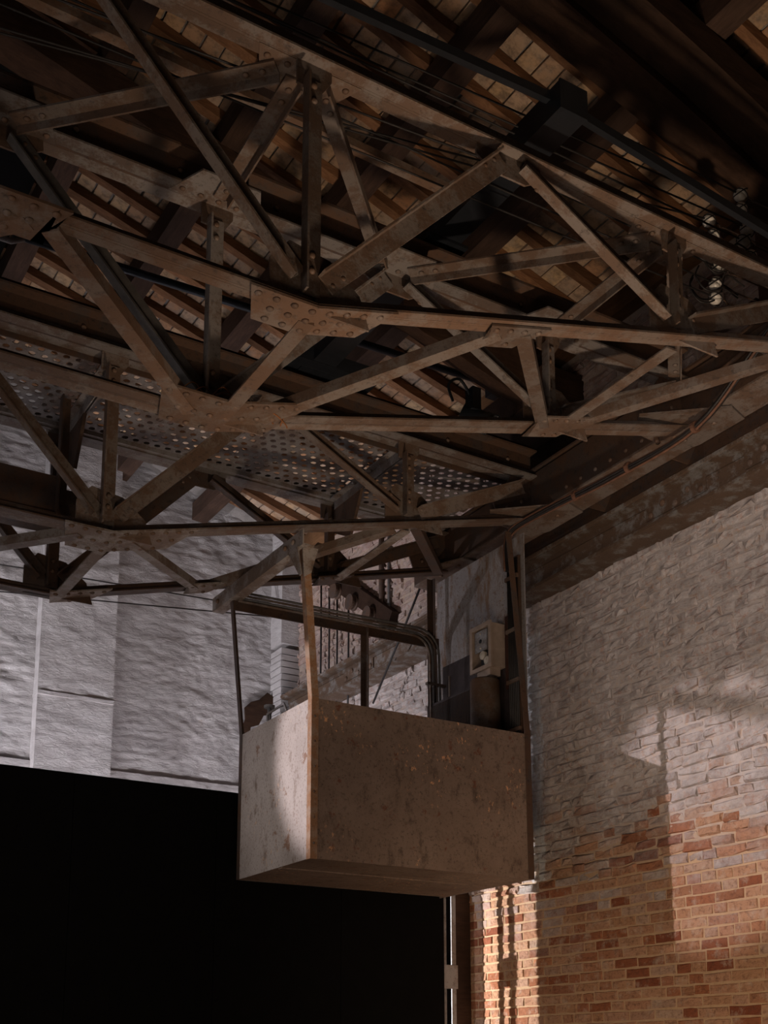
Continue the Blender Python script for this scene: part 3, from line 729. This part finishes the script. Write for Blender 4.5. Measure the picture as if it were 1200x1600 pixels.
for y, sgn in ((Y1, 1), (Y2, 1), (Y3, 1), (Y4, -1)):
    o = MB().prism([(5.08, y-0.07, 4.04), (5.28, y+0.20*sgn, 4.108), (5.72, y+0.26*sgn, 4.108), (5.78, y+0.10*sgn, 4.108), (5.78, y-0.30*sgn, 4.108), (5.6, y-0.36*sgn, 4.108)] if sgn > 0 else [(5.28, y+0.2, 4.108), (5.78, y+0.2, 4.108), (5.78, y-0.3, 4.108), (5.5, y-0.3, 4.108)], (0,0,-1), 0.012).build('gusset_plate', M['steel'], crane)
    for i in range(6): rivet((5.45+0.10*(i % 3), y-0.16+0.26*(i//3), 4.096), (0,0,-1), o)
for i in range(7): rivet((5.52, 5.55+0.16*i, 4.18), (-1,0,0), et)
# flat bar and conduit over the outer truss
MB().bar((0.2, 5.02, 4.86), (3.5, 5.02, 4.78), (0,1,0), -0.03, 0.03, (0,0,1), 0, 0.045).build('cable_bar', M['steel_rust'], crane)

rcw = random.Random(21)
for k in range(4):
    P = [(1.98+0.06*k, Y2-0.05+0.02*k, 3.225)]
    for i in range(5): P.append((2.05+0.10*i+0.05*k, Y2-0.10+rcw.uniform(-0.06,0.06), 3.235+rcw.uniform(0.01,0.07)))
    P.append((2.50+0.04*k, Y2-0.04, 3.25))
    tag(MB().tube(spline(P), 0.0035, 5).build('rusty_wire', M['rust_wire'], None, True), 'tangled thin orange rusty wire lying on the big riveted plate', 'wire', 'rusty wires on the crane plate')

# ------------------------------------------------------------------ hoist trolley frame: black hollow beam across the chords
tb = thing('trolley_beam', 'black hollow steel beam lying across the tops of the crane trusses', 'beam', (3.6, 5.4, 4.70))
bx0, bx1, bz0, bz1 = 3.53, 3.70, 4.70, 4.86
MB().box((bx0, 4.13, bz0), (bx1, 7.0, bz1)).build('hollow_section', M['black'], tb)
MB().box((bx0-0.004, 4.118, bz0-0.004), (bx1+0.004, 4.130, bz1+0.004)).build('end_plate', M['black'], tb)
for y in (Y2, Y3): MB().box((bx0-0.05, y-0.10, 4.682), (bx1+0.05, y+0.10, 4.70)).build('saddle', M['black'], tb)
MB().box((3.35, 6.75, 4.69), (4.05, 7.05, 4.79)).build('end_carriage', M['black'], tb)
for xa, za, xb_, zb_ in ((0.6, 4.66, bx0, 4.80), (bx1, 4.79, 5.40, 4.62)):
    MB().angle((xa, 4.20, za), (xb_, 4.20, zb_), (0,1,0), (0,0,1), 0.035, 0.008, 0.05).build('conductor_bar', M['black'], tb)

# ------------------------------------------------------------------ operator's cab
CX0, CX1, CY0, CY1, CZ0, CZ1 = 3.635, 5.45, 6.92, 8.05, 1.30, 2.375
cab = thing('operator_cab', "open sheet-steel crane operator's cab hanging from the bridge", 'cab', (4.5, 7.5, CZ0))
t = 0.006
def sheet(c8, mat, name='panel'): return MB().hexa(c8).build(name, mat, cab)
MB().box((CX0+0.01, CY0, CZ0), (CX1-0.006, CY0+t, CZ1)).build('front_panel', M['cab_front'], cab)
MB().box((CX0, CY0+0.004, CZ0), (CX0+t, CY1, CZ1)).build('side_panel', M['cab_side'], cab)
MB().box((CX0, CY1-t, CZ0), (CX1, CY1, CZ1-0.05)).build('rear_panel', M['cab_wall'], cab)
MB().box((CX0+t, CY0+t, CZ0+0.001), (CX1-0.01, CY1-t, CZ0+0.012)).build('floor_plate', M['cab_front'], cab)
MB().box((CX0+0.02, CY0+0.45, CZ0-0.006), (CX1-0.02, CY0+0.50, CZ0+0.001)).build('floor_seam', M['cab_front'], cab)
MB().hexa([(CX1-t, CY0+0.02, CZ0),(CX1, CY0+0.02, CZ0),(CX1, CY1+0.08, CZ0),(CX1-t, CY1+0.08, CZ0),(CX1-t, CY0+0.02, 3.97),(CX1, CY0+0.02, 3.97),(CX1, CY1+0.08, 3.97),(CX1-t, CY1+0.08, 3.97)]).build('wall_panel', M['cab_wall'], cab)
# corner irons that run on as posts
def iron(p0, p1, U, V, mat, w=0.05, w2=None, name='corner_post', th=0.006): return MB().angle(p0, p1, U, V, w, th, w2).build(name, mat, cab)
def corner(pts, U, V, mat, w, w2):
    m = MB()
    for a, b in zip(pts, pts[1:]): m.angle(a, b, U, V, w, 0.006, w2)
    return m.build('corner_post', mat, cab)
o = corner([(CX0-0.004, CY0-0.005, CZ0-0.004), (CX0-0.004, CY0-0.005, CZ1+0.01), (CX0-0.085, CY0-0.005, 3.42)], (1,0,0), (0,1,0), M['corner_iron'], 0.052, 0.055)
for i in range(6): rivet((CX0+0.022, CY0-0.005, 1.40+0.17*i), (0,-1,0), o, riv, 0.5)
corner([(CX0-0.004, CY1+0.004, CZ0), (CX0-0.004, CY1+0.004, CZ1), (CX0-0.095, CY1+0.03, 3.42)], (1,0,0), (0,-1,0), M['steel_dark'], 0.035, 0.045)
corner([(CX1+0.004, CY0-0.006, CZ0), (CX1-0.004, CY0-0.006, CZ1), (CX1-0.145, CY0-0.006, 3.93)], (-1,0,0), (0,1,0), M['steel_dark'], 0.05, 0.055)
iron((CX1-0.10, CY1, CZ0), (CX1-0.11, CY1, 3.95), (-1,0,0), (0,-1,0), M['steel_dark'], 0.05, 0.05)
iron((4.71, CY1-0.01, CZ0+0.02), (4.70, CY1-0.01, 3.41), (-1,0,0), (0,-1,0), M['steel'], 0.05, 0.045)
# head beam from front post to rear post, bolted under the trusses
hb = MB().angle((CX0-0.115, CY0-0.06, 3.405), (CX0-0.125, 8.34, 3.405), (0,0,1), (1,0,0), 0.11, 0.010, 0.09).build('head_beam', M['steel_pale'], cab)
for y in (6.98, 7.10, 8.24): rivet((CX0-0.125, y, 3.46), (-1,0,0), hb, riv, 1.2)
MB().prism([(CX0-0.09, CY0-0.002, 3.42), (CX0+0.03, CY0-0.002, 3.42), (CX0-0.02, CY0-0.002, 3.24), (CX0-0.075, CY0-0.002, 3.20)], (0,-1,0), 0.008).build('knee_plate', M['steel_pale'], cab)
MB().prism([(CX0-0.115, CY0, 3.41), (CX0-0.115, CY0+0.14, 3.41), (CX0-0.085, CY0+0.03, 3.22), (CX0-0.085, CY0, 3.22)], (-1,0,0), 0.008).build('knee_plate', M['steel_pale'], cab)
# rear rail carrying a bundle of conduits that bends down the wall panel
MB().bar((CX0-0.09, CY1-0.02, 3.40), (CX1-0.06, CY1-0.02, 3.42), (0,0,1), -0.07, 0.02, (0,1,0), -0.006, 0.006).build('rear_rail', M['steel_dark'], cab)
for k in range(4):
    q = 0.024*k
    pts = [(CX0-0.06, CY1-0.045, 3.47-q)]
    pts += [(CX1-0.36, CY1-0.045, 3.49-q)]
    r_ = 0.20-q*0.6
    xe = CX1-0.075-0.03*k
    for a in range(0, 91, 15): pts.append((xe - r_ + r_*math.sin(R(a)), CY1-0.045, 3.49-q - r_ + r_*math.cos(R(a))))
    pts.append((xe+0.02, CY1-0.045, 2.2))
    MB().tube(pts, 0.0105, 8).build('conduit', M['conduit'] if k % 2 == 0 else M['steel'], cab, True)
for z in (3.02, 2.62): MB().box((CX1-0.20, CY1-0.062, z), (CX1-0.02, CY1-0.030, z+0.022)).build('conduit_clip', M['steel'], cab)
MB().tube([(CX1-0.02, 7.93, 3.10), (CX1-0.02, 7.93, 2.2)], 0.013, 8).build('conduit', M['steel'], cab, True)
# flat cable ladder down the front edge of the wall panel
lad = MB().box((CX1-0.035, CY0+0.06, 2.1), (CX1-0.010, CY0+0.20, 3.80)).build('cable_tray', M['steel_dark'], cab)
for i in range(6):
    MB().tube([(CX1-0.042, CY0+0.075+i*0.021, 2.2), (CX1-0.042, CY0+0.075+i*0.021, 3.78)], 0.0085, 6).build('cable', M['rubber'], lad, True)
for z in (3.62, 3.20, 2.80, 2.42): MB().box((CX1-0.056, CY0+0.055, z), (CX1-0.036, CY0+0.205, z+0.03)).build('cable_clamp', M['steel_rust'], lad)
# chalk scrawl on the sheet, two illegible cursive lines
for line, (y0, z0, sc_, n_) in enumerate(((7.72, 3.34, 0.058, 7), (7.66, 3.22, 0.05, 5))):
    pts = []
    for i in range(n_*10+1):
        u_ = i/10.0
        pts.append((CX1-t-0.0012, y0 - 0.05*u_ - 0.018*math.sin(2*PI*u_), z0 + sc_*(0.55+0.45*math.sin(1.7*u_))*0.5*math.cos(2*PI*u_) + 0.012*u_))
    MB().tube(pts, 0.0016, 4).build('chalk_scrawl', M['dial'], cab)
# dark board, control box and resistor guard on the wall panel
MB().box((CX1-0.022, CY0+0.16, 2.3), (CX1-0.007, CY1-0.02, 3.20)).build('backing_board', M['darkpanel'], cab)
MB().box((CX1-0.03, CY0+0.19, 2.78), (CX1-0.022, CY0+0.245, 3.36)).build('backing_strip', M['rail_red'], cab)
by0, by1, bz0_, bz1_, bd = 7.17, 7.42, 2.955, 3.30, 0.13
xb0 = CX1-0.03-bd
box = MB()
box.box((CX1-0.042, by0, bz0_), (CX1-0.03, by1, bz1_))
box.box((xb0, by0, bz0_), (CX1-0.04, by0+0.012, bz1_)); box.box((xb0, by1-0.012, bz0_), (CX1-0.04, by1, bz1_))
box.box((xb0, by0+0.012, bz0_), (CX1-0.04, by1-0.012, bz0_+0.012)); box.box((xb0, by0+0.012, bz1_-0.012), (CX1-0.04, by1-0.012, bz1_))
bo = box.build('control_box', M['beige'], cab)
for a, b in (((xb0-0.012, by0-0.012, bz0_-0.012), (xb0, by1+0.012, bz0_+0.02)), ((xb0-0.012, by0-0.012, bz1_-0.02), (xb0, by1+0.012, bz1_+0.012)), ((xb0-0.012, by0-0.012, bz0_+0.02), (xb0, by0+0.02, bz1_-0.02)), ((xb0-0.012, by1-0.02, bz0_+0.02), (xb0, by1+0.012, bz1_-0.02))):
    MB().box(a, b).build('rim', M['beige'], bo)
MB().box((xb0+0.015, by0+0.075, bz0_+0.155), (xb0+0.025, by1-0.02, bz1_-0.025)).build('face_plate', M['zinc'], bo)
MB().lathe((xb0+0.014, by0+0.155, bz0_+0.235), (-1,0,0), [(0,0.016),(0.004,0.016),(0.005,0.008)], 12).build('keyhole', M['black'], bo)
for z in (bz0_+0.18, bz0_+0.295): MB().lathe((xb0+0.015, by0+0.155, z), (-1,0,0), [(0,0.008),(0.006,0.006)], 8).build('screw', M['dial'], bo)
MB().box((xb0+0.03, by0+0.02, bz0_+0.02), (xb0+0.06, by0+0.17, bz0_+0.15)).build('terminal_block', M['black'], bo)
for yy, z in ((by0+0.125, bz0_+0.115), (by0+0.07, bz0_+0.06)):
    MB().lathe((xb0+0.05, yy, z), (-1,0,0), [(0,0.035),(0.042,0.035),(0.047,0.030),(0.049,0.010),(0.053,0.003)], 20).build('dial', M['dial'], bo)
MB().box((xb0+0.015, by0+0.035, bz0_-0.06), (CX1-0.05, by1-0.045, bz0_)).build('gland_box', M['beige'], bo)
for yy in (by0+0.085, by0+0.16):
    MB().lathe((xb0+0.06, yy, bz0_-0.06), (0,0,-1), [(0,0.028),(0.02,0.028),(0.021,0.023),(0.04,0.023),(0.041,0.027),(0.055,0.027),(0.056,0.016)], 12).build('cable_gland', M['beige'], bo)
# resistor guard: a ribbed sheet front with a rounded end
rg_ = MB().box((CX1-0.15, CY0+0.46, 2.25), (CX1-0.024, CY1+0.02, 2.86)).build('resistor_guard', M['darkpanel'], cab)
ribs = MB()
for i in range(38): ribs.box((CX1-0.154, CY0+0.47+i*0.0175, 2.26), (CX1-0.150, CY0+0.478+i*0.0175, 2.84))
ribs.build('mesh_screen', M['steel_dark'], rg_, kind='stuff')
MB().lathe((CX1-0.145, CY0+0.355, 2.25), (0,0,1), [(0,0.115),(0.60,0.115),(0.615,0.105)], 28).build('rounded_end', M['steel_rust'], rg_, True)
MB().tube([(CX1-0.152, CY0+0.462, 2.25), (CX1-0.152, CY0+0.462, 2.87)], 0.007, 6).build('edge_bead', M['conduit'], rg_, True)
# handle and bolts along the top edge
MB().tube([(CX0+0.004, 7.60, 2.38), (CX0+0.004, 7.60, 2.43), (CX0+0.004, 7.34, 2.44), (CX0+0.004, 7.30, 2.38)], 0.009, 8).build('handle', M['zinc'], cab, True)
tp = MB().tube([(3.72, 7.74, 2.36), (3.72, 7.74, 2.52)], 0.016, 8).build('tap', M['zinc'], cab, True)
MB().lathe((3.72, 7.74, 2.52), (0,0,1), [(0,0.02),(0.0,0.04),(0.02,0.04),(0.02,0.015)], 12).build('tap_wheel', M['zinc'], tp)
MB().tube([(5.0, CY1-0.02, 2.33), (5.0, CY1-0.02, 2.43), (5.0,CY1-0.02,2.44)], 0.018, 8).build('bolt', M['steel'], cab)

# ------------------------------------------------------------------ cables along the end truck to the cab
cb = thing('cable_bundle', 'thick bundle of dark cables strapped along the crane end and down to the cab', 'cables', (5.45, 6.2, 4.05))
base = [(5.50, 4.2, 4.55), (5.47, 4.62, 4.27), (5.46, 5.13, 3.99), (5.46, 5.92, 3.985), (5.45, 6.6, 4.03), (5.42, 7.0, 4.02), (5.395, 7.07, 3.90), (5.40, 7.08, 3.70)]
rc = random.Random(5)
for k in range(9):
    P = []
    for i, p in enumerate(base):
        th = 2*PI*k/9 + 0.3*i; r_ = 0.022 if k < 6 else 0.010
        P.append(Vector(p) + Vector((r_*math.cos(th)-0.015, 0.3*r_*math.sin(th), r_*math.sin(th) + rc.uniform(-0.006, 0.006))))
    MB().tube(spline(P), 0.0095, 6).build('cable', M['copper'] if k in (2, 5) else M['rubber'], cb, True)
for p in ((5.44, 5.13, 3.99), (5.44, 5.75, 3.985), (5.44, 6.3, 4.01)):
    MB().lathe(p, (0,1,0.05), [(0,0.038),(0.03,0.038)], 12).build('strap', M['copper'], cb)
lp = [(5.50, 4.5, 4.4), (5.49, 5.0, 4.30), (5.48, 5.45, 4.36), (5.46, 5.55, 4.22), (5.46, 5.5, 4.05)]
tag(MB().tube(spline(lp), 0.018, 8).build('conduit_pipe', M['steel_dark'], None, True), 'brown conduit bent in a loop on the end plate above the cables', 'conduit')

# ------------------------------------------------------------------ insulators, wires and their red post at the right
rp = thing('insulator_post', 'dark red iron post standing behind the white insulators', 'post', (6.12, 4.98, 4.6))
MB().box((6.06, 4.90, 4.66), (6.075, 5.10, 5.78)).build('web', M['rail_red'], rp)
MB().box((6.075, 4.90, 4.66), (6.19, 4.915, 5.78)).build('flange', M['rail_red'], rp)
MB().box((6.075, 5.085, 4.66), (6.19, 5.10, 5.78)).build('flange', M['rail_red'], rp)
for z in (5.05, 5.45, 5.72): MB().box((6.03, 5.10, z), (6.06, 5.60, z+0.04)).build('cross_arm', M['rail_red'], rp)
INS = [(5.237,5.997,'topmost'),(5.245,5.881,'second'),(5.199,5.710,'third'),(5.234,5.632,'fourth, chipped'),(5.187,5.474,'lowest')]
INB = [(5.535,5.985,'topmost'),(5.507,5.846,'second'),(5.477,5.571,'third'),(5.509,5.463,'fourth'),(5.516,5.356,'lowest')]
PXL = [(600,22),(600,78),(600,100),(600,108),(600,184),(600,206),(600,214),(700,215),(700,255),(700,290)]
PXR = None
ballm = MB().lathe((0,0,0), (0,0,1), [(-0.040,0.012),(-0.036,0.024),(-0.022,0.036),(-0.006,0.041),(-0.004,0.037),(0.004,0.037),(0.006,0.041),(0.022,0.036),(0.036,0.024),(0.042,0.012)], 18)
def unproj_y(x, y, Y):
    d = _rt*((x-600)/FOC) + _up*((PPY-y)/FOC) + _fw
    return d*(Y/d.y)
bme = ballm.mesh('insulator_ball', M['porcelain'], Vector((0,0,0)))
for p in bme.polygons: p.use_smooth = True
n_i = 0
for col, lst, colname in ((0, INS, 'right'), (1, INB, 'left')):
    for y, z, nm in lst:
        c = Vector((6.10, y, z))*0.86
        t_ = thing('insulator', 'white porcelain insulator, %s in the %s column beside the red post' % (nm, colname), 'insulator', c, 'porcelain insulators on the red post')
        o = place('insulator_ball', bme, c, t_, rot=Vector((0,0,1)).rotation_difference(Vector((0.3*(-1)**n_i, -0.5, 0.8))))
        for s in (-1, 1):
            q = [c + Vector((0.044*math.cos(a)*0.9, 0.044*math.sin(a), 0.012*s + 0.030*math.cos(a)*s)) for a in [2*PI*k/14 for k in range(15)]]
            MB().tube(q, 0.0035, 5, False).build('wire_loop', M['rubber'], t_, True)
        MB().tube(spline([c + Vector((0.035,0.0,0.0)), c + Vector((0.075,0.0,0.008)), c + Vector((0.11,0.0,-0.012)), c + Vector((0.16,0.0,0.0)), Vector((6.195, c.y+0.02, c.z+0.03))], 4), 0.005, 5).build('tail_wire', M['steel_dark'], t_, True)
        # the wire that ends on it
        a = unproj_y(*PXL[n_i], c.y); d = (a - c); far = c + d*((c.x + 5.5)/(c.x - a.x))
        N = 14; sag = 0.03
        P = [c.lerp(far, i/N) + Vector((0,0,-sag*math.sin(PI*min(1, i/N*1.0)))) for i in range(N+1)]
        P[0] = c + Vector((-0.04, 0, 0))
        wr = MB().tube(P, 0.0055, 5).build('conductor_wire', M['rubber'], None, True)
        tag(wr, 'thin dark overhead wire running along the roof to the %s insulator of the %s column' % (nm.split(',')[0], colname), 'wire', 'overhead conductor wires')
        n_i += 1
rc = random.Random(9)
for k in range(6):
    y = rc.uniform(4.45, 4.8); z = rc.uniform(4.62, 5.05); x = rc.uniform(5.0, 5.3)
    P = [(x-0.06, y+0.02, z+0.08), (x-0.09, y+0.02, z), (x-0.03, y, z-0.08), (x+0.07, y-0.02, z-0.05), (x+0.12, y-0.03, z+0.05), (x+0.28, y-0.02, z+0.04)]
    tag(MB().tube(spline(P), 0.0055, 6).build('jumper_cable', M['rubber'], None, True), 'dark looping jumper cable hanging among the white insulators', 'cable', 'loose jumper cables among the insulators')

# ------------------------------------------------------------------ small black spotlight on the second truss
sl = thing('spotlight', 'small black spotlight with looped cable above the second crane truss', 'spotlight', (4.02, 5.55, 3.86))
MB().lathe((3.96, 5.62, 3.90), (0.6,-0.3,-0.35), [(0,0.03),(0.0,0.055),(0.14,0.06),(0.15,0.068),(0.19,0.068),(0.19,0.05)], 18).build('lamp_body', M['black'], sl, True)
MB().box((3.97, 5.52, 3.88), (4.03, 5.60, 4.02)).build('yoke', M['black'], sl)
MB().tube(spline([(3.98,5.56,3.98),(3.9,5.56,4.06),(3.82,5.56,4.0),(3.85,5.56,3.9)]), 0.009, 6).build('cable', M['black'], sl, True)
MB().tube(spline([(4.06,5.56,3.86),(4.18,5.56,3.90),(4.22,5.56,3.83),(4.12,5.56,3.79),(4.05,5.56,3.80)]), 0.009, 6).build('cable', M['black'], sl, True)

# ------------------------------------------------------------------ things on the far part of the right-hand wall
pb = thing('pulley_bracket', 'sloping timber bracket with dark pulleys high on the far brick wall', 'bracket', (6.1, 10.6, 4.8))
MB().bar((6.14, 11.25, 5.28), (6.14, 9.95, 4.36), (0,0.6,0.8), -0.09, 0.09, (1,0,0), -0.05, 0.05).build('arm', M['timber'], pb)
for i in range(3):
    c = Vector((6.02, 11.02-0.36*i, 5.02-0.25*i))
    MB().lathe(c, (1,0,0), [(0,0.02),(0,0.085),(0.02,0.085),(0.03,0.065),(0.05,0.065),(0.06,0.085),(0.08,0.085),(0.08,0.02)], 18).build('pulley', M['steel_dark'], pb)
dc = 0
for y, za, zb2, nm in ((11.46, 4.0, 5.3, 'leftmost'), (11.27, 4.0, 5.15, 'second'), (11.09, 4.0, 5.0, 'third'), (10.84, 4.0, 4.95, 'fourth')):
    tag(MB().tube([(6.12, y, 3.7), (6.13, y+0.01, (za+zb2)/2), (6.12, y, zb2)], 0.012, 6).build('drop_cable', M['rubber'], None, True), 'thin black cable hanging below the pulley bracket, %s of four' % nm, 'cable', 'drop cables below the pulley bracket')
tag(MB().tube([(6.16, 10.22, 4.0), (6.16, 10.22, 5.75)], 0.03, 10).build('wall_pipe', M['steel_dark'], None, True), 'dark vertical pipe on the far brick wall', 'pipe')
tag(MB().tube([(6.165, 10.08, 4.0), (6.165, 10.08, 5.75)], 0.018, 10).build('wall_pipe', M['conduit'], None, True), 'thin grey vertical pipe beside the dark one on the far brick wall', 'pipe')
tag(MB().tube([(5.9, 8.78, 4.70), (5.9, 9.37, 4.06), (5.9, 9.95, 3.46)], 0.011, 8).build('stay_cable', M['rubber'], None, True), 'taut black stay cable slanting behind the cab', 'cable')
for (p0, p1, nm) in (((0, 882), (240, 922), 'upper'), ((190, 942), (470, 968), 'lower')):
    a = unproj_y(*p0, 12.15); b = unproj_y(*p1, 12.15); d = (b-a)/(b.x-a.x)
    a = a + d*(0.6-a.x); b = b + d*(5.95-b.x)
    tag(MB().tube([a, (a+b)/2, b], 0.008, 6).build('wall_wire', M['rubber'], None, True), 'thin black wire stretched across the whitewashed end wall, %s of the two' % nm, 'wire')
